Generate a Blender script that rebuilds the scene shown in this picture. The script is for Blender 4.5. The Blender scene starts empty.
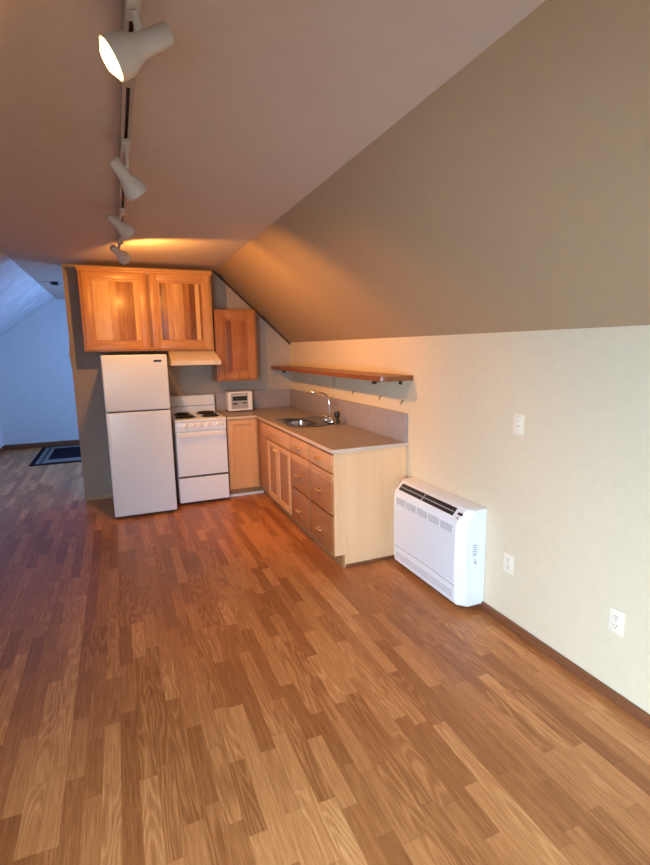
import bpy, bmesh, math, random
from mathutils import Vector, Matrix
random.seed(7)
S = bpy.context.scene
C = S.collection

# ------------------------------------------------------------ camera
YAW, PITCH, ROLL, FPX = 0.39542, -0.17010, -0.01539, 491.54
fw = Vector((math.sin(YAW)*math.cos(PITCH), math.cos(YAW)*math.cos(PITCH), math.sin(PITCH)))
r0 = Vector((math.cos(YAW), -math.sin(YAW), 0)); u0 = r0.cross(fw)
rt = math.cos(ROLL)*r0 + math.sin(ROLL)*u0; up = -math.sin(ROLL)*r0 + math.cos(ROLL)*u0
cd = bpy.data.cameras.new('camera'); cam = bpy.data.objects.new('camera', cd); C.objects.link(cam)
cd.sensor_fit = 'VERTICAL'; cd.sensor_height = 36; cd.lens = FPX/865*36; cd.clip_start = .05; cd.clip_end = 60
M = Matrix.Identity(4)
for i in range(3):
    M[i][0] = rt[i]; M[i][1] = up[i]; M[i][2] = -fw[i]
M[0][3], M[1][3], M[2][3] = -2.00122, -5.87759, 1.63326
cam.matrix_world = M; S.camera = cam

# ------------------------------------------------------------ world, lights, exposure
w = bpy.data.worlds.new('world'); S.world = w; w.use_nodes = True
bg = w.node_tree.nodes['Background']; bg.inputs[0].default_value = (.45, .62, 1, 1); bg.inputs[1].default_value = .6
S.view_settings.view_transform = 'Standard'; S.view_settings.look = 'None'
S.view_settings.exposure = 0.10; S.view_settings.gamma = 1; S.view_settings.use_curve_mapping = False

def aim(o, d): o.rotation_euler = Vector(d).to_track_quat('-Z', 'Y').to_euler()
def area(name, loc, d, sx, sy, power, col, spread=180):
    l = bpy.data.lights.new(name, 'AREA'); l.shape = 'RECTANGLE'; l.size = sx; l.size_y = sy
    l.energy = power; l.color = col; l.spread = math.radians(spread)
    o = bpy.data.objects.new(name, l); C.objects.link(o); o.location = loc; aim(o, d); return o
def spot(name, loc, d, power, col, size=110, blend=.4, rad=.03):
    l = bpy.data.lights.new(name, 'SPOT'); l.energy = power; l.color = col
    l.spot_size = math.radians(size); l.spot_blend = blend; l.shadow_soft_size = rad
    o = bpy.data.objects.new(name, l); C.objects.link(o); o.location = loc; aim(o, d); return o
WARM = (1.0, .40, .08)
area('daylight_front_window', (-2.80, -6.74, 1.10), (1.25, 1, -.66), 1.55, 1.1, 146, (.58, .79, 1.0), 108)
area('daylight_far_skylight', (-.62, 1.75, 2.02), (-.80, .0, -.35), 1.5, .8, 95, (.23, .44, 1.0))
LAMPS = {  # head centre, direction, scale
    'a': (Vector((-1.898, -4.40, 2.392)), Vector((-.85, .02, -.50)), 1.02),
    'b': (Vector((-1.893, -3.52, 2.335)), Vector((.56, .34, -.66)), .92),
    'c': (Vector((-1.905, -2.45, 2.385)), Vector((.74, .36, -.54)), .95),
    'd': (Vector((-1.905, -1.62, 2.365)), Vector((.55, .70, -.38)), .95)}

# ------------------------------------------------------------ materials
def nmat(name):
    m = bpy.data.materials.new(name); m.use_nodes = True
    nt = m.node_tree; b = nt.nodes['Principled BSDF']; return m, nt, b
def N(nt, t, **k):
    n = nt.nodes.new(t)
    for a, v in k.items(): setattr(n, a, v)
    return n
def L(nt, a, b): nt.links.new(a, b)
def math_n(nt, op, a, b=None, c=None):
    n = N(nt, 'ShaderNodeMath', operation=op)
    for i, v in enumerate((a, b, c)):
        if v is None: continue
        if isinstance(v, (int, float)): n.inputs[i].default_value = v
        else: L(nt, v, n.inputs[i])
    return n.outputs[0]
def ramp(nt, fac, stops):
    r = N(nt, 'ShaderNodeValToRGB'); e = r.color_ramp.elements
    while len(e) < len(stops): e.new(.5)
    for el, (p, c) in zip(e, stops): el.position = p; el.color = (*c, 1)
    L(nt, fac, r.inputs[0]); return r.outputs[0]
def mixc(nt, mode, fac, a, b):
    n = N(nt, 'ShaderNodeMix', data_type='RGBA', blend_type=mode)
    for s, v in ((n.inputs[0], fac), (n.inputs[6], a), (n.inputs[7], b)):
        if isinstance(v, (int, float)): s.default_value = v
        elif isinstance(v, tuple): s.default_value = (*v, 1)
        else: L(nt, v, s)
    return n.outputs[2]
def noise(nt, vec, scale, detail=3, rough=.5, dist=0):
    n = N(nt, 'ShaderNodeTexNoise'); n.inputs['Scale'].default_value = scale; n.inputs['Detail'].default_value = detail
    n.inputs['Roughness'].default_value = rough; n.inputs['Distortion'].default_value = dist
    L(nt, vec, n.inputs['Vector']); return n.outputs['Fac']
def pos(nt): return N(nt, 'ShaderNodeNewGeometry').outputs['Position']
def scaled(nt, vec, s):
    n = N(nt, 'ShaderNodeMapping'); n.inputs['Scale'].default_value = s; L(nt, vec, n.inputs[0]); return n.outputs[0]
def bump(nt, b, h, strength, dist=.002):
    n = N(nt, 'ShaderNodeBump'); n.inputs['Strength'].default_value = strength; n.inputs['Distance'].default_value = dist
    L(nt, h, n.inputs['Height']); L(nt, n.outputs[0], b.inputs['Normal'])

def plain(name, col, rough=.5, metal=0, bmp=0, bscale=60, var=.04, coat=0):
    m, nt, b = nmat(name); P = pos(nt)
    f = noise(nt, P, bscale*.15, 2)
    c = ramp(nt, f, [(.3, tuple(x*(1-var) for x in col)), (.7, tuple(min(1, x*(1+var)) for x in col))])
    L(nt, c, b.inputs['Base Color']); b.inputs['Roughness'].default_value = rough; b.inputs['Metallic'].default_value = metal
    b.inputs['Coat Weight'].default_value = coat
    if bmp: bump(nt, b, noise(nt, P, bscale, 4), bmp)
    return m

def wood(name, stops, axis='Z', strip=None, rough=.38, contrast=.35, seed=0., coat=.15, strip_axis='X', streak=26.):
    """grain along axis; optional glued-up strips across strip_axis"""
    m, nt, b = nmat(name); P = pos(nt)
    st = {'X': (2.2, streak, streak), 'Y': (streak, 2.2, streak), 'Z': (streak, streak, 2.2)}[axis]
    off = N(nt, 'ShaderNodeVectorMath', operation='ADD'); L(nt, P, off.inputs[0]); off.inputs[1].default_value = (seed, seed*.7, seed*1.3)
    V = off.outputs[0]
    if strip:
        sep = N(nt, 'ShaderNodeSeparateXYZ'); L(nt, V, sep.inputs[0])
        lat = math_n(nt, 'MULTIPLY', sep.outputs[strip_axis], 1/strip)
        wob = math_n(nt, 'MULTIPLY', math_n(nt, 'FLOOR', math_n(nt, 'MULTIPLY', lat, .37)), .31)
        idx = math_n(nt, 'FLOOR', math_n(nt, 'ADD', lat, wob))
        wn = N(nt, 'ShaderNodeTexWhiteNoise', noise_dimensions='1D'); L(nt, math_n(nt, 'ADD', idx, seed), wn.inputs['W'])
        tone = wn.outputs['Value']
        cmb = N(nt, 'ShaderNodeCombineXYZ'); L(nt, math_n(nt, 'MULTIPLY', tone, 9), cmb.inputs[0]); L(nt, math_n(nt, 'MULTIPLY', tone, 5), cmb.inputs[2])
        a2 = N(nt, 'ShaderNodeVectorMath', operation='ADD'); L(nt, V, a2.inputs[0]); L(nt, cmb.outputs[0], a2.inputs[1]); V = a2.outputs[0]
    g = noise(nt, scaled(nt, V, st), 1.6, 5, .6, .6)
    big = noise(nt, scaled(nt, V, tuple(x*.16 for x in st)), 1.5, 2, .5, .4)
    f = math_n(nt, 'ADD', math_n(nt, 'MULTIPLY', math_n(nt, 'SUBTRACT', g, .5), contrast*2), math_n(nt, 'MULTIPLY', math_n(nt, 'SUBTRACT', big, .5), contrast*1.6))
    base = math_n(nt, 'ADD', f, math_n(nt, 'MULTIPLY_ADD', tone, 1.15, -.08) if strip else .5)
    L(nt, ramp(nt, base, stops), b.inputs['Base Color'])
    b.inputs['Roughness'].default_value = rough; b.inputs['Coat Weight'].default_value = coat; b.inputs['Coat Roughness'].default_value = .2
    bump(nt, b, g, .12, .001)
    return m

def floor_mat():
    m, nt, b = nmat('oak_strip_laminate'); P = pos(nt)
    sep = N(nt, 'ShaderNodeSeparateXYZ'); L(nt, P, sep.inputs[0]); X, Y = sep.outputs[0], sep.outputs[1]
    SW = .066
    sx = math_n(nt, 'MULTIPLY', X, 1/SW); si = math_n(nt, 'FLOOR', sx)
    w1 = N(nt, 'ShaderNodeTexWhiteNoise', noise_dimensions='1D'); L(nt, si, w1.inputs['W'])
    ln = math_n(nt, 'MULTIPLY_ADD', w1.outputs['Value'], .16, .40)
    yy = math_n(nt, 'DIVIDE', math_n(nt, 'ADD', Y, math_n(nt, 'MULTIPLY', w1.outputs['Value'], 17.3)), ln)
    # unequal piece lengths: warp the running coordinate
    yw = math_n(nt, 'ADD', yy, math_n(nt, 'MULTIPLY', math_n(nt, 'SINE', math_n(nt, 'MULTIPLY', yy, 2.1)), .28))
    yi = math_n(nt, 'FLOOR', yw)
    cb = N(nt, 'ShaderNodeCombineXYZ'); L(nt, si, cb.inputs[0]); L(nt, yi, cb.inputs[1])
    w2 = N(nt, 'ShaderNodeTexWhiteNoise', noise_dimensions='2D'); L(nt, cb.outputs[0], w2.inputs['Vector'])
    tone = w2.outputs['Value']
    sc = N(nt, 'ShaderNodeVectorMath', operation='SCALE'); L(nt, w2.outputs['Color'], sc.inputs[0]); sc.inputs['Scale'].default_value = 13
    ad = N(nt, 'ShaderNodeVectorMath', operation='ADD'); L(nt, P, ad.inputs[0]); L(nt, sc.outputs[0], ad.inputs[1])
    V = ad.outputs[0]
    fine = noise(nt, scaled(nt, V, (190, 7, 1)), 1, 4, .65, .3)
    med = noise(nt, scaled(nt, V, (55, 3.0, 1)), 1, 3, .6, .8)
    # cathedral figure: contour lines of a stretched noise field
    fld = noise(nt, scaled(nt, V, (13, 1.5, 1)), 1, 1.0, .4, .2)
    rings = math_n(nt, 'MULTIPLY_ADD', math_n(nt, 'SINE', math_n(nt, 'MULTIPLY', fld, 70)), .5, .5)
    rings = math_n(nt, 'POWER', rings, 2.0)
    cs = N(nt, 'ShaderNodeSeparateXYZ'); L(nt, w2.outputs['Color'], cs.inputs[0])
    rings = math_n(nt, 'MULTIPLY', rings, math_n(nt, 'MULTIPLY_ADD', math_n(nt, 'GREATER_THAN', cs.outputs[1], .6), .75, .25))
    tv = math_n(nt, 'POWER', tone, 1.3)
    f = math_n(nt, 'ADD', math_n(nt, 'MULTIPLY_ADD', tv, .36, .19), math_n(nt, 'MULTIPLY', math_n(nt, 'SUBTRACT', fine, .5), .75))
    f = math_n(nt, 'ADD', f, math_n(nt, 'MULTIPLY', math_n(nt, 'SUBTRACT', med, .5), .25))
    f = math_n(nt, 'ADD', f, math_n(nt, 'MULTIPLY', rings, .20))
    col = ramp(nt, f, [(0, FL[0]), (.28, FL[1]), (.55, FL[2]), (.95, FL[3])])
    # joints
    fx = math_n(nt, 'FRACT', sx); ex = math_n(nt, 'MINIMUM', fx, math_n(nt, 'SUBTRACT', 1, fx))
    fy = math_n(nt, 'FRACT', yw); ey = math_n(nt, 'MINIMUM', fy, math_n(nt, 'SUBTRACT', 1, fy))
    jx = math_n(nt, 'GREATER_THAN', .012, ex); jy = math_n(nt, 'GREATER_THAN', .0035, ey)
    j = math_n(nt, 'MAXIMUM', jx, jy)
    col = mixc(nt, 'MULTIPLY', math_n(nt, 'MULTIPLY', j, .28), col, (.25, .13, .07))
    L(nt, col, b.inputs['Base Color'])
    L(nt, math_n(nt, 'MULTIPLY_ADD', fine, .12, .30), b.inputs['Roughness'])
    b.inputs['Specular IOR Level'].default_value = .42
    bump(nt, b, math_n(nt, 'SUBTRACT', math_n(nt, 'MULTIPLY', fine, .4), j), .10, .001)
    return m
FL = [(.20, .062, .016), (.33, .120, .036), (.50, .212, .072), (.72, .37, .155)]

def sheet_mat():
    m, nt, b = nmat('counter_laminate'); P = pos(nt)
    a = noise(nt, P, 160, 3, .7); c = noise(nt, P, 14, 3)
    f = math_n(nt, 'ADD', math_n(nt, 'MULTIPLY', a, .7), math_n(nt, 'MULTIPLY', c, .3))
    L(nt, ramp(nt, f, [(.3, (.25, .22, .22)), (.7, (.38, .34, .34))]), b.inputs['Base Color'])
    b.inputs['Roughness'].default_value = .38; return m
def rug_mat():
    m, nt, b = nmat('rug_pile'); P = pos(nt)
    L(nt, ramp(nt, noise(nt, P, 90, 3), [(.35, (.012, .010, .016)), (.65, (.028, .022, .032))]), b.inputs['Base Color'])
    b.inputs['Roughness'].default_value = 1; b.inputs['Specular IOR Level'].default_value = 0; bump(nt, b, noise(nt, P, 300, 2), .5, .004); return m

WALL = (.67, .58, .42)
m_wall = plain('cream_wall_paint', WALL, .55, bmp=.12, bscale=140, var=.02)
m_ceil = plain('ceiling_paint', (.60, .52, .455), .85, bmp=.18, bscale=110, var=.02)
m_slope = plain('slope_paint_with_shade', (.40, .285, .17), .8, bmp=.15, bscale=120, var=.02)  # darker tan holds the shade of a slope that gets only bounce light
m_back = plain('kitchen_wall_paint_with_shade', (.42, .36, .29), .6, bmp=.12, bscale=140, var=.02)  # wall darkened to taupe; the kitchen's dimmer light is put into the colour
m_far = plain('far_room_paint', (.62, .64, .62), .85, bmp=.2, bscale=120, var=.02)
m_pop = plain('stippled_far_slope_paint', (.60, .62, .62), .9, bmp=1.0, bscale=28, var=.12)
m_floor = floor_mat()
m_base = wood('stained_baseboard_wood', [(0, (.10, .035, .015)), (1, (.26, .10, .045))], 'Y', rough=.4)
m_pale = wood('pale_baseboard_wood', [(0, (.42, .27, .16)), (1, (.62, .44, .29))], 'X', rough=.5)
HK = [(0, (.15, .048, .014)), (.25, (.28, .100, .028)), (.5, (.46, .20, .058)), (.75, (.64, .34, .12)), (1, (.82, .53, .24))]
m_hick_panel = wood('hickory_panel_wood', HK, 'Z', strip=.085, contrast=.32, seed=3.1)
m_hick_panel2 = wood('hickory_panel_striped', HK, 'Z', strip=.062, contrast=.35, seed=11.7)
FR = [(0, (.34, .135, .04)), (.5, (.58, .28, .095)), (1, (.80, .48, .20))]
m_hick_st = wood('hickory_stile_wood', FR, 'Z', contrast=.4, seed=5)
m_hick_ra = wood('hickory_rail_wood', FR, 'X', contrast=.4, seed=6)
m_hick_dark = wood('hickory_red_panel', [(0, (.17, .05, .016)), (.5, (.42, .16, .05)), (1, (.66, .34, .12))], 'Z', strip=.07, contrast=.35, seed=2.)
m_red_st = wood('reddish_stile_wood', [(0, (.22, .07, .02)), (.5, (.38, .15, .045)), (1, (.56, .27, .09))], 'Z', contrast=.45, seed=15)
m_carc = wood('cabinet_carcass_wood', [(0, (.30, .13, .05)), (1, (.52, .27, .11))], 'Z', contrast=.3, seed=8)
m_maple = wood('maple_front_wood', [(0, (.50, .25, .10)), (1, (.76, .45, .215))], 'Z', contrast=.3, seed=1.3)
m_oakf = wood('drawer_front_wood', [(0, (.24, .09, .03)), (.5, (.44, .19, .07)), (1, (.64, .34, .15))], 'Y', contrast=.42, seed=4., strip=.31, strip_axis='Z')
m_oakp = wood('door_panel_wood', [(0, (.28, .11, .04)), (1, (.50, .24, .10))], 'Z', contrast=.4, seed=9.)
m_ends = wood('pale_end_panel_wood', [(0, (.66, .39, .20)), (.5, (.80, .51, .28)), (1, (.88, .62, .38))], 'Z', contrast=.3, seed=12., coat=0, rough=.55, streak=60.)
m_shelf = wood('shelf_wood', [(0, (.12, .032, .008)), (1, (.30, .10, .022))], 'Y', contrast=.4, seed=2.)
m_dark = plain('dark_stained_wood', (.06, .03, .018), .5)
m_counter = sheet_mat()
m_edge = plain('pale_counter_edge', (.60, .49, .40), .4)
m_white = plain('daylight_tinted_white_enamel', (.76, .86, .98), .28, bmp=.06, bscale=300, var=.01)  # white enamel with the blue of the daylight mixed into its colour
m_white2 = plain('white_plastic', (.78, .81, .85), .35, var=.01)
m_panelw = plain('soft_white_panel', (.72, .75, .80), .42, var=.01)
m_alm = plain('almond_enamel', (.76, .70, .62), .35, var=.01)
m_lampw = plain('lamp_white_enamel', (.62, .59, .54), .35, var=.01)
m_rail = plain('track_grey_enamel', (.40, .35, .31), .45, var=.02)
m_black = plain('black_plastic', (.015, .015, .018), .4)
m_seal = plain('dark_grey_gasket', (.07, .07, .08), .6)
m_grey = plain('grey_plastic', (.36, .37, .39), .5)
m_coil = plain('burner_coil_metal', (.022, .02, .02), .45, .3)
m_pan = plain('chrome_drip_pan', (.10, .10, .11), .25, .9)
m_steel = plain('brushed_stainless', (.48, .46, .45), .2, 1, bmp=.04, bscale=400)
m_chrome = plain('polished_chrome', (.85, .85, .85), .08, 1)
m_brass = plain('polished_brass', (1.0, .80, .46), .30, 1)
m_plate = plain('ivory_plate_plastic', (.78, .72, .58), .4, var=.01)
m_iron = plain('dark_iron', (.05, .03, .02), .5, .5)
m_glass = plain('dark_oven_glass', (.02, .03, .03), .1)
m_rug = rug_mat()
m_rugp = plain('rug_grey_border', (.15, .14, .13), .95)
m_trimw = plain('white_trim_paint', (.8, .8, .78), .5)
m_pane, nt, b = nmat('window_glass'); b.inputs['Transmission Weight'].default_value = 1; b.inputs['Roughness'].default_value = 0
m_bulb, nt, b = nmat('lit_bulb_glass')
b.inputs['Base Color'].default_value = (1, .8, .5, 1); b.inputs['Emission Color'].default_value = (1, .60, .24, 1); b.inputs['Emission Strength'].default_value = 7

# ------------------------------------------------------------ helpers
class MB:
    def __init__(s): s.bm = bmesh.new()
    def box(s, x0, x1, y0, y1, z0, z1, bev=0, seg=2):
        x0, x1 = sorted((x0, x1)); y0, y1 = sorted((y0, y1)); z0, z1 = sorted((z0, z1))
        t = bmesh.new(); bmesh.ops.create_cube(t, size=1)
        for v in t.verts: v.co = Vector((x0+(v.co.x+.5)*(x1-x0), y0+(v.co.y+.5)*(y1-y0), z0+(v.co.z+.5)*(z1-z0)))
        if bev: bmesh.ops.bevel(t, geom=t.edges[:], offset=min(bev, .45*min(x1-x0, y1-y0, z1-z0)), segments=seg, profile=.6, affect='EDGES')
        s.merge(t); return s
    def merge(s, t):
        me = bpy.data.meshes.new('t'); t.to_mesh(me); t.free(); s.bm.from_mesh(me); bpy.data.meshes.remove(me)
    def loft(s, rings, cap0=True, cap1=True, smooth=True):
        rr = [[s.bm.verts.new(p) for p in r] for r in rings]; n = len(rr[0])
        for a, b in zip(rr, rr[1:]):
            for i in range(n):
                f = s.bm.faces.new((a[i], a[(i+1) % n], b[(i+1) % n], b[i])); f.smooth = smooth
        if cap0: s.bm.faces.new(rr[0][::-1])
        if cap1: s.bm.faces.new(rr[-1])
        return s
    def prism(s, pts, vec):
        v = Vector(vec); s.loft([[Vector(p) for p in pts], [Vector(p)+v for p in pts]], smooth=False); return s
    def lathe(s, prof, o, d, seg=24, cap0=True, cap1=True):
        """prof: (distance along d, radius)"""
        d = Vector(d).normalized(); o = Vector(o)
        a = d.orthogonal().normalized(); b = d.cross(a)
        s.loft([[o+d*t+(a*math.cos(2*math.pi*i/seg)+b*math.sin(2*math.pi*i/seg))*max(r, 1e-4) for i in range(seg)] for t, r in prof], cap0, cap1); return s
    def cyl(s, p0, p1, r, seg=20): 
        d = Vector(p1)-Vector(p0); return s.lathe([(0, r), (d.length, r)], p0, d, seg)
    def tube(s, pts, r, seg=10, closed=False):
        pts = [Vector(p) for p in pts]; rings = []; n = len(pts); pa = None
        for i, p in enumerate(pts):
            t = (pts[(i+1) % n if closed else min(i+1, n-1)] - pts[(i-1) % n if closed else max(i-1, 0)]).normalized()
            a = (pa - t*pa.dot(t)).normalized() if pa else t.orthogonal().normalized(); pa = a; b = t.cross(a)
            rr = r[i] if isinstance(r, (list, tuple)) else r
            rings.append([p+(a*math.cos(2*math.pi*k/seg)+b*math.sin(2*math.pi*k/seg))*rr for k in range(seg)])
        if closed: rings.append(rings[0][:])
        s.loft(rings, not closed, not closed); return s
ORG = {}
def obj(name, mb, mat, parent=None, label=None, angle=40):
    bm = mb.bm; bmesh.ops.remove_doubles(bm, verts=bm.verts, dist=1e-6); bmesh.ops.recalc_face_normals(bm, faces=bm.faces)
    o0 = Vector((0, 0, 0))
    if parent: o0 = ORG[parent.name]
    else:
        xs = [v.co for v in bm.verts]; o0 = Vector(((min(v.x for v in xs)+max(v.x for v in xs))/2, (min(v.y for v in xs)+max(v.y for v in xs))/2, min(v.z for v in xs)))
    for v in bm.verts: v.co -= o0
    for f in bm.faces: f.smooth = True
    for e in bm.edges:
        if len(e.link_faces) != 2 or e.calc_face_angle(0) > math.radians(angle): e.smooth = False
    me = bpy.data.meshes.new(name); bm.to_mesh(me); bm.free()
    me.materials.append(mat); o = bpy.data.objects.new(name, me); C.objects.link(o)
    if parent: o.parent = parent
    else: o.location = o0
    ORG[o.name] = o0
    if label: o['label'] = label
    return o
def thing(name, label, cat, loc, group=None):
    o = bpy.data.objects.new(name, None); C.objects.link(o); o.location = loc; o.empty_display_size = .1
    o['label'] = label; o['category'] = cat
    if group: o['group'] = group
    ORG[o.name] = Vector(loc); return o
def tag(o, label, cat, group=None):
    o['label'] = label; o['category'] = cat
    if group: o['group'] = group
    return o
def struct(name, mb, mat, parent=None, angle=40):
    o = obj(name, mb, mat, parent, angle=angle); o['kind'] = 'structure'; return o

# ------------------------------------------------------------ room shell
H, HK_, HL = 2.523, 1.705, 1.79          # flat ceiling, right knee wall, left knee wall
XR, XCR, XCL, XL = 0.0, -.888, -2.86, -3.88
Y0, Y1, PT = -6.9, 3.8, .12
struct('floor', MB().box(XL-.1, .1, Y0-.1, Y1+.1, -.08, 0), m_floor)
struct('ceiling', MB().box(XCL, XCR, Y0-.1, Y1+.1, H, H+.08), m_ceil)
def slope(xa, za, xb, zb, y0, y1):
    n = Vector((-(zb-za), 0, xb-xa)).normalized()*.08
    if n.z < 0: n = -n
    return [Vector((xa, y0, za)), Vector((xb, y0, zb)), Vector((xb, y0, zb))+n, Vector((xa, y0, za))+n]
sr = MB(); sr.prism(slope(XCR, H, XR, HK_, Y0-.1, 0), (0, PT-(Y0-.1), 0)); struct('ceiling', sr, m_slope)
# far part of the right slope with the skylight opening
slr = (HK_-H)/(XR-XCR)
def zs(x): return H+(x-XCR)*slr
sf = MB()
sf.prism(slope(XCR, H, XR, HK_, PT, 0), (0, .75, 0)); sf.prism(slope(XCR, H, XR, HK_, 2.6, 0), (0, 1.3, 0))
sf.prism(slope(XCR, H, -.80, zs(-.80), .87, 0), (0, 1.73, 0)); sf.prism(slope(-.15, zs(-.15), XR, HK_, .87, 0), (0, 1.73, 0))
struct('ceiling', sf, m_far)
sl = MB(); sl.prism(slope(XCL, H, XL, HL, Y0-.1, 0), (0, Y1-Y0+.2, 0)); struct('ceiling', sl, m_pop)
struct('wall_right', MB().box(0, .1, Y0-.1, PT, 0, HK_), m_wall)
struct('wall_right', MB().box(0, .1, PT, Y1, 0, HK_), m_far)
struct('wall_left', MB().box(XL-.1, XL, Y0-.1, Y1, 0, HL), m_far)
def gable(y, t, x0, hole=None):
    m = MB(); P = [(x0, 0)]
    if x0 < XCL: P += [(0, 0), (0, HK_), (XCR, H), (XCL, H), (XL, HL)]
    else: P += [(0, 0), (0, HK_), (XCR, H), (x0, H)]
    m.prism([(a, y, b) for a, b in P], (0, t, 0)); return m
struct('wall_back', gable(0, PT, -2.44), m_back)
struct('wall_far', gable(Y1, .1, XL), m_far)
# wall behind the camera with its window opening
wf = MB()
WX0, WX1, WZ0, WZ1 = -3.62, -1.98, .5, 1.72
wf.prism([(XL, Y0, 0), (0, Y0, 0), (0, Y0, WZ0), (XL, Y0, WZ0)], (0, .1, 0))
wf.prism([(XL, Y0, WZ0), (WX0, Y0, WZ0), (WX0, Y0, WZ1), (XL, Y0, WZ1)], (0, .1, 0))
wf.prism([(WX1, Y0, WZ0), (0, Y0, WZ0), (0, Y0, HK_), (XCR, Y0, H), (WX1, Y0, H)], (0, .1, 0))
wf.prism([(XL, Y0, WZ1), (WX1, Y0, WZ1), (WX1, Y0, H), (XCL, Y0, H), (XL, Y0, HL)], (0, .1, 0))
struct('wall_front', wf, m_wall)
fr = MB(); b_ = .06
fr.box(WX0, WX1, Y0+.02, Y0+.08, WZ0, WZ0+b_); fr.box(WX0, WX1, Y0+.02, Y0+.08, WZ1-b_, WZ1)
fr.box(WX0, WX0+b_, Y0+.02, Y0+.08, WZ0, WZ1); fr.box(WX1-b_, WX1, Y0+.02, Y0+.08, WZ0, WZ1); fr.box(-2.83, -2.77, Y0+.02, Y0+.08, WZ0, WZ1)
wn = struct('window_1', fr, m_trimw); struct('pane', MB().box(WX0+b_, WX1-b_, Y0+.045, Y0+.052, WZ0+b_, WZ1-b_), m_pane, wn)
sk = MB()
for (y0, y1, xa, xb) in ((.87, .93, -.80, -.15), (2.54, 2.6, -.80, -.15), (.93, 2.54, -.80, -.75), (.93, 2.54, -.20, -.15)):
    sk.prism(slope(xa, zs(xa), xb, zs(xb), y0, 0), (0, y1-y0, 0))
wn = struct('window_2', sk, m_trimw)
pn = MB(); q = [p+Vector((.03, 0, .03)) for p in slope(-.75, zs(-.75), -.20, zs(-.20), .93, 0)[:2]]
pn.prism([q[0], q[1], q[1]+Vector((.004, 0, .004)), q[0]+Vector((.004, 0, .004))], (0, 1.61, 0)); struct('pane', pn, m_pane, wn)
# baseboards
struct('baseboard_right', MB().box(-.014, 0, Y0+.1, -2.74, 0, .055, .004), m_base)
struct('baseboard_back', MB().box(-2.44, -1.56, -.014, 0, 0, .05, .004), m_pale)
struct('baseboard_far', MB().box(XL, 0, Y1-.014, Y1, 0, .09, .004), m_base)
struct('baseboard_left', MB().box(XL, XL+.014, Y0+.1, Y1-.014, 0, .09, .004), m_base)
# dark strip where the slope meets the kitchen wall
tr = MB(); tr.prism([(-.93, -.018, H-.004), (-.888, -.018, H-.002), (0, -.018, HK_-.002), (0, -.018, HK_-.03), (-.88, -.018, H-.035)], (0, .018, 0))
struct('trim_1', tr, m_dark)

# ------------------------------------------------------------ framed door builder
def front(parent, name, axis, a0, a1, z0, z1, face, th, mst, mra, mpan, fw=.055, panel=True, label=None, raised=True, group=None):
    """framed cabinet front. axis 'x': lies in xz facing -y at y=face; axis 'y': lies in yz facing -x at x=face"""
    def bx(m, u0, u1, w0, w1, d0, d1, bev=.003):
        if axis == 'x': m.box(u0, u1, face+d0, face+d1, w0, w1, bev)
        else: m.box(face+d0, face+d1, u0, u1, w0, w1, bev)
    st = MB(); bx(st, a0, a0+fw, z0, z1, 0, th); bx(st, a1-fw, a1, z0, z1, 0, th)
    bx(st, a0+fw*.9, a1-fw*.9, z0+.01, z1-.01, th*.55, th, 0)
    d = obj(name, st, mst, parent, label)
    ORG[d.name] = ORG[parent.name]
    for w0, w1 in ((z0, z0+fw), (z1-fw, z1)):
        ra = MB(); bx(ra, a0+fw, a1-fw, w0, w1, .001, th-.001); obj('door_rail', ra, mra, d)
    if panel:
        pa = MB(); g = .006
        bx(pa, a0+fw+g, a1-fw-g, z0+fw+g, z1-fw-g, .013 if raised else .010, th-.002, 0)
        if raised: bx(pa, a0+fw+.024, a1-fw-.024, z0+fw+.024, z1-fw-.024, .003, .012, .006)
        obj('door_panel', pa, mpan, d)
    return d
def knob(parent, p, d, r=.015):
    m = MB(); m.lathe([(0, .006), (.012, .005), (.016, r*.8), (.022, r), (.028, r*.8), (.031, .002)], p, d, 14)
    return obj('knob', m, m_brass, parent)
def pull(parent, x, y, z, w=.095):
    m = MB()
    for s in (-1, 1): m.cyl((x, y+s*w*.32, z), (x-.022, y+s*w*.32, z), .0045, 8)
    m.tube([(x-.020, y-w/2, z-.004), (x-.026, y-w*.3, z), (x-.028, y, z+.001), (x-.026, y+w*.3, z), (x-.020, y+w/2, z-.004)], [.006, .009, .010, .009, .006], 10)
    return obj('handle', m, m_brass, parent)

# ------------------------------------------------------------ wall cabinets
def wall_cab(label, x0, x1, z0, z1, depth, doors, kinds, crown=True, ST=None, RA=None):
    ST, RA = ST or m_hick_st, RA or m_hick_ra
    t = thing('wall_cabinet', label, 'cabinet', ((x0+x1)/2, -depth/2, z0))
    y1 = -.003; yb = -depth+.02
    m = MB(); m.box(x0, x1, yb, y1, z0, z1, .003); obj('body', m, m_carc, t)
    f = MB(); fwid = .035
    f.box(x0, x0+fwid, yb-.02, yb, z0, z1, .002); f.box(x1-fwid, x1, yb-.02, yb, z0, z1, .002)
    f.box(x0+fwid, x1-fwid, yb-.02, yb, z0, z0+fwid, .002); f.box(x0+fwid, x1-fwid, yb-.02, yb, z1-fwid, z1, .002)
    obj('face_frame', f, ST, t)
    for (a, b), k in zip(doors, kinds):
        front(t, 'door', 'x', a, b, z0+.018, z1-.022, yb-.02-.021, .020, ST, RA, k, .07)
    if crown:
        c = MB(); c.box(x0-.012, x1+.012, yb-.045, y1, z1, z1+.022, .006); c.box(x0-.006, x1+.006, yb-.034, y1, z1-.02, z1, .003)
        obj('crown_moulding', c, m_hick_ra, t)
    return t
wall_cab('large two-door hickory wall cabinet above the refrigerator and range hood', -2.285, -.995, 1.632, 2.44, .33,
         [(-2.262, -1.655), (-1.625, -1.015)], [m_hick_panel, m_hick_panel2])
wall_cab('small reddish single-door wall cabinet beside the range hood under the slope', -.975, -.515, 1.282, 2.065, .33,
         [(-.955, -.537)], [m_hick_dark], False, m_red_st, m_red_st)

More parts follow.
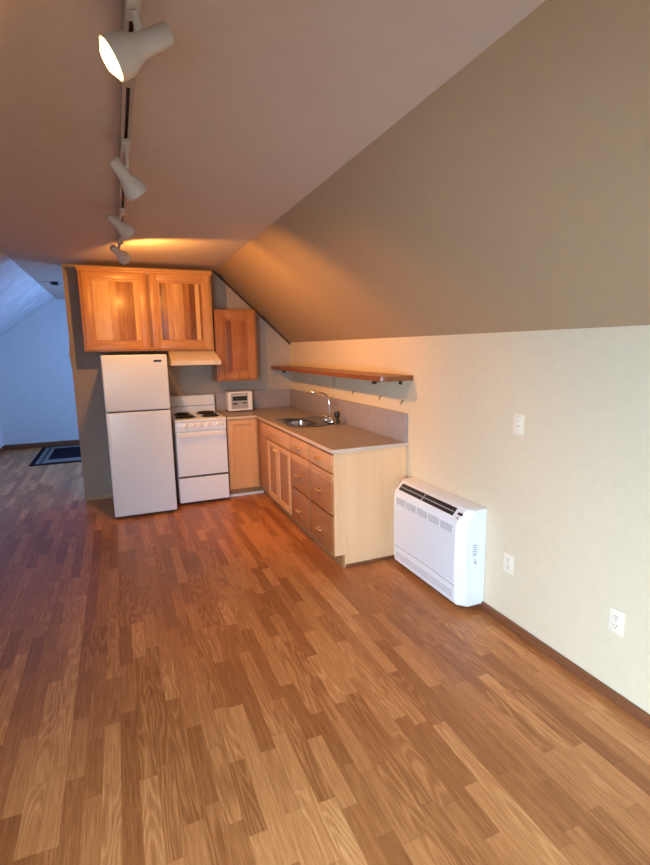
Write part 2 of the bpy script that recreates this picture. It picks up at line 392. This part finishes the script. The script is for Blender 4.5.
# ------------------------------------------------------------ range hood
t = thing('range_hood', 'cream range hood mounted under the wall cabinet above the stove', 'range hood', (-1.235, -.24, 1.475))
x0, x1 = -1.500, -.962
pr = [(-.003, 1.629), (-.31, 1.629), (-.50, 1.522), (-.50, 1.478), (-.003, 1.478)]
m = MB()
m.loft([[Vector((x0+.02, y, z)) for y, z in pr], [Vector((x1-.0, y, z)) for y, z in pr]], smooth=False)
for v in m.bm.verts:
    if v.co.z > 1.6 and v.co.y < -.2: v.co.x += -.035 if v.co.x > -1.2 else .0
obj('canopy', m, m_alm, t)
obj('front_lip', MB().box(x0+.018, x1+.002, -.506, -.499, 1.476, 1.496, .002), m_alm, t)
obj('grease_filter', MB().box(x0+.06, x1-.05, -.44, -.06, 1.470, 1.4785), m_seal, t)
obj('switch', MB().box(-1.03, -1.00, -.508, -.499, 1.502, 1.512, .002), m_grey, t)

# ------------------------------------------------------------ refrigerator
t = thing('refrigerator', 'tall white top-freezer refrigerator left of the stove', 'refrigerator', (-1.84, -.46, 0))
fx0, fx1 = -2.135, -1.546
obj('body', MB().box(fx0+.004, fx1-.004, -.765, -.05, .02, 1.592, .008), m_white, t)
obj('gasket', MB().box(fx0+.014, fx1-.014, -.778, -.764, .045, 1.585), m_seal, t)
fd = obj('freezer_door', MB().box(fx0, fx1, -.838, -.777, 1.066, 1.598, .014, 3), m_white, t)
rd = obj('fridge_door', MB().box(fx0, fx1, -.838, -.777, .028, 1.054, .014, 3), m_white, t)
obj('badge', MB().box(-1.672, -1.600, -.8405, -.8375, 1.527, 1.546, .001), m_black, fd, 'small dark name badge')
obj('handle', MB().box(fx0+.006, fx0+.03, -.846, -.836, 1.085, 1.30, .004), m_white, fd)
obj('handle', MB().box(fx0+.006, fx0+.03, -.846, -.836, .72, 1.035, .004), m_white, rd)
obj('toe_grille', MB().box(fx0+.02, fx1-.02, -.76, -.74, 0, .06), m_black, t)
for px in (fx0+.06, fx1-.06): obj('foot', MB().cyl((px, -.72, 0), (px, -.72, .022), .018, 12), m_black, t)

# ------------------------------------------------------------ stove
t = thing('stove', 'small white four-burner electric stove between refrigerator and corner cabinet', 'stove', (-1.235, -.34, 0))
sx0, sx1 = -1.497, -.972
obj('body', MB().box(sx0, sx1, -.640, -.03, .03, .895, .006), m_white, t)
obj('base', MB().box(sx0+.03, sx1-.03, -.60, -.06, 0, .03), m_black, t)
ck = obj('cooktop', MB().box(sx0-.004, sx1+.004, -.672, -.03, .895, .922, .008, 3), m_white, t)
m = MB(); m.prism([(sx0+.01, -.095, .92), (sx0+.01, -.035, .92), (sx0+.01, -.035, 1.118), (sx0+.01, -.075, 1.118), (sx0+.01, -.087, 1.09)], (sx1-sx0-.02, 0, 0))
obj('backguard', m, m_white, t)
obj('backguard_trim', MB().box(sx0+.02, sx1-.02, -.099, -.090, .998, 1.006), m_grey, t)
for bx, by, br in ((-1.365, -.20, .075), (-1.10, -.20, .095), (-1.365, -.47, .095), (-1.10, -.47, .080)):
    bn = obj('burner', MB().lathe([(0, br+.022), (.004, br+.022), (.004, br+.016), (-.004+.006, br*.5)], (bx, by, .9205), (0, 0, 1), 28), m_pan, t)
    pts = []
    for i in range(90):
        a = i/90*2*math.pi*3.6; rr = .018+(br-.018)*i/89
        pts.append((bx+rr*math.cos(a), by+rr*math.sin(a), .932))
    obj('coil', MB().tube(pts, .0065, 8), m_coil, bn)
cp = obj('control_panel', MB().box(sx0, sx1, -.668, -.638, .800, .893, .005), m_white, t)
for kx, kr in ((-1.394, .025), (-1.317, .025), (-1.243, .025), (-1.160, .025), (-1.058, .018)):
    k = MB(); k.lathe([(0, kr), (.006, kr), (.008, kr*.78), (.024, kr*.7), (.026, kr*.5)], (kx, -.668, .860), (0, -1, 0), 20)
    k.box(kx-.004, kx+.004, -.700, -.668, .860-kr*.75, .860+kr*.75, .002)
    obj('knob', k, m_white2, cp)
obj('knob_light', MB().cyl((-1.005, -.668, .850), (-1.005, -.674, .850), .007, 10), m_grey, cp)
od = obj('oven_door', MB().box(sx0+.002, sx1-.002, -.675, -.641, .322, .790, .007, 3), m_white, t)
hd = MB()
for s in (sx0+.05, sx1-.05): hd.box(s-.012, s+.012, -.715, -.673, .752, .768, .003)
hd.box(sx0+.02, sx1-.02, -.724, -.708, .748, .772, .006)
obj('handle', hd, m_white2, od)
obj('drawer', MB().box(sx0+.002, sx1-.002, -.672, -.641, .035, .300, .006, 3), m_white, t)
obj('drawer_gap', MB().box(sx0+.006, sx1-.006, -.662, -.640, .300, .322), m_seal, t)

# ------------------------------------------------------------ base cabinets
CT = .890
CX = -.610   # cabinet face x on right run
t = thing('base_cabinet', 'narrow maple base cabinet with one plain door, right of the stove', 'cabinet', (-.78, -.30, 0))
m = MB(); m.box(-.950, -.595, -.590, -.004, .10, CT, .002); obj('body', m, m_carc, t)
obj('toe_kick', MB().box(-.950, -.545, -.540, -.50, 0, .10), m_carc, t)
obj('toe_trim', MB().box(-.950, -.552, -.552, -.541, 0, .028, .003), m_trimw, t, 'white strip along the floor')
m = MB(); m.box(-.950, -.925, -.610, -.590, .10, CT, .002); m.box(-.645, -.612, -.610, -.590, .10, CT, .002); m.box(-.925, -.645, -.610, -.590, .850, CT, .002); m.box(-.925, -.645, -.610, -.590, .10, .125, .002)
obj('face_frame', m, m_maple, t)
front(t, 'door', 'x', -.937, -.630, .108, .872, -.630, .019, m_maple, m_maple, m_maple, .05, raised=False)

t = thing('sink_cabinet', 'two-door wooden sink base cabinet in the inner corner of the counter', 'cabinet', (-.31, -1.2, 0))
y0, y1 = -1.752, -.615
m = MB(); m.box(CX+.02, -.004, y0, y1, .10, .12); m.box(CX+.02, -.004, y0, y0+.016, .12, CT); m.box(CX+.02, -.004, y1-.016, y1, .12, CT); m.box(-.016, -.004, y0+.016, y1-.016, .12, CT)
obj('body', m, m_carc, t)
obj('toe_kick', MB().box(-.555, -.535, y0, -.615, 0, .10), m_carc, t)
m = MB(); m.box(CX, CX+.02, y0, y0+.03, .10, CT, .002); m.box(CX, CX+.02, -1.035, y1, .10, .70, .002); m.box(CX, CX+.02, -.80, y1, .70, CT, .002); m.box(CX, CX+.02, y0+.03, -.80, .70, .725); m.box(CX, CX+.02, y0+.03, -1.03, .10, .125); m.box(CX, CX+.02, y0+.03, -.8, .86, CT)
obj('face_frame', m, m_oakp, t)
obj('false_front', MB().box(CX-.019, CX, -1.742, -.815, .726, .868, .005), m_oakf, t)
for a, b, ky in ((-1.355, -1.025, -1.330), (-1.735, -1.365, -1.395)):
    d = front(t, 'door', 'y', a, b, .118, .712, CX-.020, .019, m_maple, m_maple, m_oakp, .052, raised=False)
    knob(d, (CX-.020, ky, .655), (-1, 0, 0), .017)
def drawers(label, y0, y1, last):
    t = thing('drawer_cabinet', label, 'cabinet', (-.31, (y0+y1)/2, 0), 'drawer base cabinets')
    m = MB(); m.box(CX+.02, -.004, y0+(.022 if last else 0), y1, .10, CT, .001); obj('body', m, m_carc, t)
    obj('toe_kick', MB().box(-.555, -.535, y0+(.0 if last else 0), y1, 0, .10), m_carc, t)
    m = MB(); m.box(CX, CX+.02, y0+(.02 if last else 0), y1, .10, CT, .001); obj('face_frame', m, m_oakp, t)
    for z0, z1, kz in ((.738, .870, .802), (.418, .724, .560), (.116, .404, .242)):
        d = obj('drawer', MB().box(CX-.020, CX-.0005, y0+.012, y1-.010, z0, z1, .005), m_oakf, t)
        pull(d, CX-.020, (y0+y1)/2-.0, kz)
    if last:
        e = MB(); e.prism([(CX-.004, y0, CT), (CX-.004, y0, .10), (-.535, y0, .10), (-.535, y0, 0), (-.004, y0, 0), (-.004, y0, CT)], (0, .019, 0))
        obj('end_panel', e, m_ends, t, 'pale plywood end panel')
        obj('base_trim', MB().box(-.53, -.016, y0-.012, y0-.0003, 0, .022, .003), m_base, t, 'thin brown strip along the floor')
drawers('three-drawer wooden base cabinet next to the sink doors', -2.228, -1.760, False)
drawers('three-drawer wooden base cabinet with pale end panel at the open end of the counter', -2.712, -2.236, True)

# ------------------------------------------------------------ worktop
t = thing('worktop', 'L-shaped tan laminate worktop running from the stove around the corner', 'worktop', (-.4, -1.3, .89))
HX0, HX1, HY0, HY1 = -.540, -.055, -1.675, -1.075   # sink cut-out
EY = -2.722
m = MB(); z0, z1 = .8905, .914
m.box(-.952, -.625, -.625, -.002, z0, z1); m.box(-.625, -.002, HY1, -.002, z0, z1); m.box(-.625, -.002, EY, HY0, z0, z1)
m.box(-.625, HX0, HY0, HY1, z0, z1); m.box(HX1, -.002, HY0, HY1, z0, z1)
obj('counter_slab', m, m_counter, t)
m = MB(); m.box(-.952, -.625, -.637, -.624, z0-.002, z1+.0005, .004); m.box(-.638, -.624, EY-.0, -.637, z0-.002, z1+.0005, .004); m.box(-.638, -.002, EY-.008, EY, z0-.002, z1+.0005, .002)
obj('front_edge', m, m_edge, t)
m = MB(); m.box(-.952, -.022, -.022, -.002, z1, 1.136, .003); obj('backsplash', m, m_counter, t)
m = MB(); m.box(-.022, -.002, EY, -.022, z1, 1.136, .003); obj('backsplash', m, m_counter, t)

# ------------------------------------------------------------ sink and faucet
t = thing('sink', 'stainless drop-in sink set into the worktop', 'sink', (-.33, -1.38, .74))
def rrect(cx, cy, hx, hy, r, z, n=6):
    P = []
    for k, (sx, sy) in enumerate(((1, 1), (-1, 1), (-1, -1), (1, -1))):
        for i in range(n+1):
            a = math.pi/2*(k+i/n); P.append(Vector((cx+sx*(hx-r)+r*math.cos(a), cy+sy*(hy-r)+r*math.sin(a), z)))
    return P
ocx, ocy, ohx, ohy = -.297, -1.375, .257, .315
bcx, bcy, bhx, bhy = -.385, -1.415, .130, .190
m = MB()
m.loft([rrect(ocx, ocy, ohx, ohy, .03, .9145), rrect(ocx, ocy, ohx-.004, ohy-.004, .03, .921), rrect(ocx, ocy, ohx-.02, ohy-.02, .03, .918),
        rrect(bcx, bcy, bhx+.012, bhy+.012, .12, .9175), rrect(bcx, bcy, bhx, bhy, .115, .912), rrect(bcx, bcy, bhx-.008, bhy-.008, .11, .85),
        rrect(bcx, bcy, bhx-.02, bhy-.02, .10, .78), rrect(bcx, bcy, bhx-.06, bhy-.06, .08, .765), rrect(bcx, bcy, .03, .03, .0299, .762)], False, True)
obj('basin', m, m_steel, t)
obj('strainer', MB().lathe([(0, .04), (.003, .04), (.003, .03), (0.001, .02)], (bcx, bcy, .7635), (0, 0, 1), 20), m_chrome, t)
t = thing('faucet', 'chrome faucet with long bent spout at the back of the sink', 'faucet', (-.135, -1.50, .918))
obj('base_plate', MB().box(-.165, -.108, -1.60, -1.40, .9225, .936, .006, 3), m_chrome, t)
m = MB(); m.lathe([(0, .022), (.03, .018), (.04, .013)], (-.135, -1.52, .932), (0, 0, 1))
m.tube([(-.135, -1.52, .96), (-.135, -1.52, 1.10), (-.138, -1.518, 1.15), (-.155, -1.50, 1.185), (-.18, -1.475, 1.20), (-.25, -1.415, 1.215)], .0095, 12)
m.lathe([(0, .0095), (.01, .016), (.04, .017), (.045, .011)], (-.24, -1.424, 1.213), (-.70, .58, -.12), 14)
obj('spout', m, m_chrome, t)
for hy in (-1.445, -1.59):
    m = MB(); m.lathe([(0, .017), (.025, .014), (.035, .017), (.045, .01)], (-.135, hy, .932), (0, 0, 1), 14)
    m.tube([(-.135, hy, .972), (-.165, hy+.012*(1 if hy > -1.5 else -1), .984), (-.195, hy+.02*(1 if hy > -1.5 else -1), .99)], [.007, .006, .008], 8)
    obj('tap_handle', m, m_chrome, t)
m = MB(); m.lathe([(0, .022), (.012, .020), (.016, .013), (.05, .012), (.065, .024), (.095, .029), (.112, .022), (.118, .006)], (-.100, -1.650, .9225), (-.12, 0, 1), 16)
tag(obj('sink_sprayer', m, m_black), 'black hand sprayer standing beside the chrome faucet', 'sprayer')

# ------------------------------------------------------------ toaster oven
t = thing('toaster_oven', 'small white toaster oven with dark slotted front, in the counter corner', 'toaster oven', (-.70, -.13, .914))
ax0, ax1 = -.845, -.562
m = MB(); m.box(ax0, ax1, -.215, -.035, .928, 1.148, .012, 3); obj('body', m, m_white2, t)
m = MB()
m.box(ax0, ax1, -.226, -.214, .928, .950, .004); m.box(ax0, ax1, -.226, -.214, 1.130, 1.148, .004); m.box(ax0, ax0+.035, -.226, -.214, .950, 1.130, .004); m.box(ax1-.05, ax1, -.226, -.214, .950, 1.130, .004)
obj('front_frame', m, m_white2, t)
obj('front_plate', MB().box(ax0+.034, ax1-.049, -.219, -.2145, .949, 1.131), m_grey, t)
obj('door_glass', MB().box(ax0+.052, ax1-.062, -.223, -.218, 1.045, 1.095, .002), m_glass, t)
obj('slot', MB().box(ax0+.05, ax0+.11, -.222, -.218, 1.000, 1.018, .001), m_black, t)
obj('slot', MB().box(ax1-.12, ax1-.065, -.222, -.218, 1.008, 1.022, .001), m_black, t)
obj('handle', MB().box(ax0+.05, ax1-.06, -.236, -.222, 1.103, 1.112, .003), m_white2, t)
for fx in (ax0+.03, ax1-.03):
    for fy in (-.20, -.06): obj('foot', MB().cyl((fx, fy, .9143), (fx, fy, .929), .009, 10), m_black, t)

# ------------------------------------------------------------ shelf
t = thing('wall_shelf', 'long reddish-brown wooden wall shelf above the sink counter', 'shelf', (-.13, -1.4, 1.36))
m = MB()
ys = [-2.785, -2.75, -2.3, -1.8, -1.2, -.7, -.3, -.03]
out = [(-.235, -2.785), (-.262, -2.765), (-.268, -2.7), (-.266, -2.3), (-.268, -1.8), (-.270, -1.2), (-.268, -.7), (-.262, -.03)]
base = [(-.002, -.03), (-.002, -2.785)]
poly = out + base
m.loft([[Vector((a, b, 1.388)) for a, b in poly], [Vector((a*1.0, b, 1.383+.0)) for a, b in poly][:0] or [Vector((a-.004 if a < -.1 else a, b, 1.405)) for a, b in poly], [Vector((a, b, 1.425)) for a, b in poly]], smooth=False)
obj('plank', m, m_shelf, t)
for by, mm in ((-2.62, m_iron), (-1.37, m_pale), (-.45, m_iron)):
    k = MB(); k.box(-.016, -.003, by-.016, by+.016, 1.350 if mm is m_iron else 1.240, 1.387, .002); k.box(-.235, -.016, by-.010, by+.010, 1.376, 1.3875, .002)
    if mm is m_iron: k.box(-.250, -.222, by-.014, by+.014, 1.362, 1.3875, .003)
    obj('bracket', k, mm, t)
for hy, hz in ((-2.30, 1.218), (-1.79, 1.222), (-2.64, 1.212)):
    k = MB(); k.tube([(-.001, hy, hz+.012), (-.014, hy, hz+.006), (-.018, hy, hz-.008), (-.010, hy, hz-.014)], .003, 8); k.cyl((-.0005, hy, hz+.012), (-.004, hy, hz+.012), .007, 10)
    tag(obj('wall_hook', k, m_iron), {-2.30: 'small hook on the wall under the shelf, middle of three', -1.79: 'small hook on the wall under the shelf, nearest the faucet', -2.64: 'small hook on the wall under the shelf, nearest its open end'}[hy], 'hook', 'small hooks under the shelf')

# ------------------------------------------------------------ heat pump
t = thing('heater', 'white floor-standing heat pump unit against the right wall', 'heat pump', (-.09, -3.185, .0))
ya, yb = -3.618, -2.795
prof = [(-.003, .040), (-.160, .040), (-.177, .052), (-.184, .10), (-.188, .30), (-.187, .50), (-.183, .585), (-.114, .655), (-.09, .662), (-.003, .663)]
def ring(y, k, dz=0): return [Vector((x*k, y, z if .1 < z < .6 else (z-dz if z > .5 else z+dz))) for x, z in prof]
m = MB(); m.loft([ring(ya, .765, .004), ring(ya+.012, .80, .001), ring(ya+.050, 1), ring(yb-.045, 1), ring(yb-.012, .80, .001), ring(yb, .765, .004)])
obj('casing', m, m_white2, t, angle=28)
# front panel
def px_at(z):
    for (xa, za), (xb, zb) in zip(prof, prof[1:]):
        if za <= z <= zb and zb > za: return xa+(xb-xa)*(z-za)/(zb-za)
    return -.1
def skin(y0, y1, zlist, out_=.003, thick=.006):
    m = MB(); A = [Vector((px_at(z)-out_, 0, z)) for z in zlist]; B = [Vector((px_at(z)+thick, 0, z)) for z in reversed(zlist)]
    m.loft([[p+Vector((0, y0, 0)) for p in A+B], [p+Vector((0, y1, 0)) for p in A+B]], smooth=False); return m
fp = obj('front_panel', skin(ya+.055, yb-.055, [.195, .25, .30, .36, .42, .47, .495], .004), m_panelw, t)
obj('intake_trim', skin(ya+.055, yb-.055, [.499, .52, .55, .568], .003), m_white2, t)
gr = MB(); ng = 5; W = (yb-.075)-(ya+.08)
for i in range(ng):
    g0 = ya+.08+W*i/ng+.006; g1 = ya+.08+W*(i+1)/ng-.006
    for r_ in range(5):
        z = .505+r_*.010; x = px_at(z)-.0035
        n_ = 9
        for k in range(n_):
            c = g0+(g1-g0)*(k+.5)/n_; gr.box(x-.001, x+.003, c-.0045, c+.0045, z, z+.006)
obj('intake_grille', gr, m_grey, t)
lp = MB()
for i in range(13):
    f = i/12; y = ya+.055+(yb-ya-.11)*f; z = .168+.010*math.sin(math.pi*f); lp.box(px_at(z)-.0015, px_at(z)+.004, y-.035 if i else y, min(y+.03, yb-.055), z, z+.005)
obj('lower_seam', lp, m_grey, t)
lv = MB()
for r_ in range(3):
    z = .088+r_*.017
    for k in range(14):
        c = ya+.075+(yb-ya-.15)*(k+.5)/14; lv.box(px_at(z)-.002, px_at(z)+.006, c-.022, c+.022, z, z+.004)
obj('lower_vent', lv, m_grey, t)
# louvre on the sloping top
pA, pB = Vector((-.183, 0, .585)), Vector((-.114, 0, .655))
dd = (pB-pA).normalized(); nn = Vector((-dd.z, 0, dd.x))
def strip_on(y0, y1, s0, s1, h0, h1):
    m = MB(); P = [pA+dd*s0+nn*h0, pA+dd*s1+nn*h0, pA+dd*s1+nn*h1, pA+dd*s0+nn*h1]
    m.prism([p+Vector((0, y0, 0)) for p in P], (0, y1-y0, 0)); return m
lo = obj('air_outlet', strip_on(-3.500, -2.875, .022, .078, -.01, .0075), m_black, t)
obj('louvre_blade', strip_on(-3.497, -2.878, .046, .052, .0072, .011), m_grey, lo)
for yy in (-3.17,): obj('louvre_divider', strip_on(yy-.004, yy+.004, .022, .078, .0072, .010), m_grey, lo)
obj('outlet_frame', strip_on(-3.500, -2.875, .012, .022, -.01, .010), m_white2, t)
obj('display', strip_on(-3.572, -3.535, .045, .060, 0, .0065), m_black, t)
obj('display', strip_on(-3.565, -3.545, .018, .026, 0, .0055), m_grey, t)
mk = MB()
for i in range(6): mk.box(-.098, -.066, ya-.0015, ya+.002, .436-i*.013, .441-i*.013)
mk.prism([(-.084, ya-.0015, .352), (-.078, ya-.0015, .352), (-.066, ya-.0015, .318), (-.070, ya-.0015, .312)], (0, .003, 0)); mk.prism([(-.092, ya-.0015, .330), (-.088, ya-.0015, .334), (-.066, ya-.0015, .318), (-.070, ya-.0015, .312)], (0, .003, 0))
obj('side_emblem', mk, m_grey, t, 'small grey moulded mark')
obj('wall_base', MB().box(-.09, -.016, ya+.10, yb-.06, 0, .044), m_seal, t)

# ------------------------------------------------------------ switch and outlets on the right wall
def plate(y, z, label, kind):
    w_, h_ = .037, .058
    t = thing('light_switch' if kind == 's' else 'electrical_outlet', label, 'switch' if kind == 's' else 'outlet', (0, y, z-h_), None if kind == 's' else 'low wall outlets')
    obj('plate', MB().box(-.007, -.0005, y-w_, y+w_, z-h_, z+h_, .003), m_plate, t)
    if kind == 's':
        obj('toggle', MB().box(-.018, -.006, y-.005, y+.005, z-.006, z+.014, .002), m_plate, t)
        obj('toggle_slot', MB().box(-.0078, -.006, y-.007, y+.007, z-.014, z+.014), m_grey, t)
    else:
        for s in (-1, 1):
            so = obj('socket', MB().lathe([(0, .017), (.0025, .0165)], (-.0065, y, z+s*.022), (-1, 0, 0), 18), m_plate, t)
            k = MB()
            for q_ in (-1, 1): k.box(-.0095, -.0085, y+q_*.006-.0013, y+q_*.006+.0013, z+s*.022-.001, z+s*.022+.008)
            k.cyl((-.0085, y, z+s*.022-.008), (-.0095, y, z+s*.022-.008), .003, 8); obj('slots', k, m_black, so)
    obj('screw', MB().lathe([(0, .004), (.0015, .003)], (-.0068, y, z if kind == 'o' else z+.042), (-1, 0, 0), 8), m_grey, t)
plate(-3.838, 1.208, 'ivory light switch plate on the cream right wall above the heater', 's')
plate(-3.817, .391, 'ivory outlet plate low on the wall right beside the heater', 'o')
plate(-4.490, .391, 'ivory outlet plate low on the wall nearest the camera', 'o')

# ------------------------------------------------------------ track and spotlights
t = thing('light_track', 'long grey ceiling track running toward the kitchen', 'light track', (-1.89, -3.0, H-.03))
TX = -1.893
m = MB(); m.box(TX-.019, TX+.019, -5.35, -1.30, H-.008, H-.0005); m.box(TX-.019, TX-.0125, -5.35, -1.30, H-.030, H-.008); m.box(TX+.0125, TX+.019, -5.35, -1.30, H-.030, H-.008)
m.box(TX-.0125, TX-.006, -5.35, -1.30, H-.030, H-.027); m.box(TX+.006, TX+.0125, -5.35, -1.30, H-.030, H-.027)
obj('rail', m, m_rail, t)
obj('contact_slot', MB().box(TX-.0125, TX+.0125, -5.34, -1.31, H-.014, H-.008), m_iron, t, 'dark brown slot')
obj('end_cap', MB().box(TX-.021, TX+.021, -1.30, -1.285, H-.033, H-.0005, .002), m_rail, t)
obj('joint_cover', MB().box(TX-.021, TX+.021, -4.24, -3.98, H-.034, H-.0301, .0015), m_rail, t)
LAB = {'a': 'lit white track spotlight nearest the camera, glowing bulb facing left', 'b': 'white track spotlight, second from the camera, tilted down right',
       'c': 'white track spotlight, third from the camera, just before the wall cabinets', 'd': 'white track spotlight farthest from the camera, hanging before the cabinet doors'}
for k in 'abcd':
    c, d, s = LAMPS[k]; d = d.normalized()
    t = thing('track_spotlight', LAB[k], 'spotlight', (TX, c.y+.01, c.z), 'track spotlights')
    top = Vector((TX, c.y+.02 if k != 'a' else c.y-.02, H-.031)); back = c - d*.035*s
    ad = MB(); ad.box(TX-.017, TX+.017, top.y-.05, top.y+.05, H-.052, H-.0302, .004)
    obj('track_adapter', ad, m_lampw, t)
    side = (Vector((0, 0, 1)) - d*d.z).normalized()
    st_ = MB(); st_.tube([top+Vector((0, 0, -.018)), top*.5+(back+side*.03*s)*.5, back+side*.022*s], [.012*s, .0095*s, .012*s], 12)
    obj('arm', st_, m_lampw, t)
    hd = MB(); R_ = .0500*s
    hd.lathe([(-.105*s, .004), (-.104*s, .022*s), (-.099*s, .026*s), (-.03*s, .0275*s), (-.012*s, .031*s), (.012*s, .043*s), (.030*s, R_), (.062*s, R_*1.02), (.062*s, R_*.95), (.030*s, R_*.93), (.010*s, .038*s), (-.02*s, .004)], c, d, 32, True, False)
    obj('lamp_head', hd, m_lampw, t, angle=50)
    q = .018*s if k == 'a' else -.004*s
    bb = MB(); bb.lathe([(.0, .020*s), (.030*s, R_*.80), (.036*s+q, R_*.88), (.048*s+q, R_*.80), (.058*s+q, R_*.5), (.062*s+q, .002)], c, d, 28, True, True)
    bo = obj('bulb', bb, m_bulb, t)
    pw, size = {'a': (15, 158), 'b': (50, 110), 'c': (105, 98), 'd': (50, 150)}[k]
    ll = spot('bulb_light', c+d*.084*s, d, pw, WARM, size, .35 if k == 'd' else .7, .035*s)

# ------------------------------------------------------------ far room
t = thing('rug', 'dark blue rug with grey patterned border on the floor of the far room', 'rug', (-2.75, 3.0, 0))
rx0, rx1, ry0, ry1 = -3.30, -1.9, 2.22, 3.74
obj('field', MB().box(rx0, rx1, ry0, ry1, .0005, .010, .003), m_rug, t)
m = MB(); b0, b1 = .07, .21
m.box(rx0+b0, rx0+b1, ry0+b0, ry1-b0, .010, .0115); m.box(rx1-b1, rx1-b0, ry0+b0, ry1-b0, .010, .0115)
m.box(rx0+b1, rx1-b1, ry0+b0+.02, ry0+b1+.12, .010, .0115); m.box(rx0+b1, rx1-b1, ry1-b1, ry1-b0, .010, .0115)
obj('border', m, m_rugp, t, 'grey patterned border band')
m = MB()
for i in range(16):
    y = ry0+.12+i*.085
    for xc in (rx0+.14,):
        m.prism([(xc-.035, y, .0115), (xc, y-.03, .0115), (xc+.035, y, .0115), (xc, y+.03, .0115)], (0, 0, .001))
obj('border_motif', m, m_rug, t)
m = MB(); m.lathe([(0, .062), (.012, .062), (.030, .055), (.038, .030), (.039, .002)], (-2.645, 1.52, H-.0005), (0, 0, -1), 24)
tag(obj('smoke_alarm', m, m_black), 'small round alarm, coloured dark for shade, on the far ceiling left of the cabinets', 'smoke alarm')  # black plastic stands in for the shade on the alarm
for z_, zz in ((1.60, .085), ):
    t = thing('light_switch', 'switch plate on the end of the kitchen wall beside the far room', 'switch', (-2.443, .06, z_-.1))
    obj('plate', MB().box(-2.449, -2.4405, .015, .105, z_-.11, z_+.11, .003), m_wall, t)
    obj('toggle', MB().box(-2.466, -2.448, .05, .065, z_-.012, z_+.018, .003), m_wall, t)
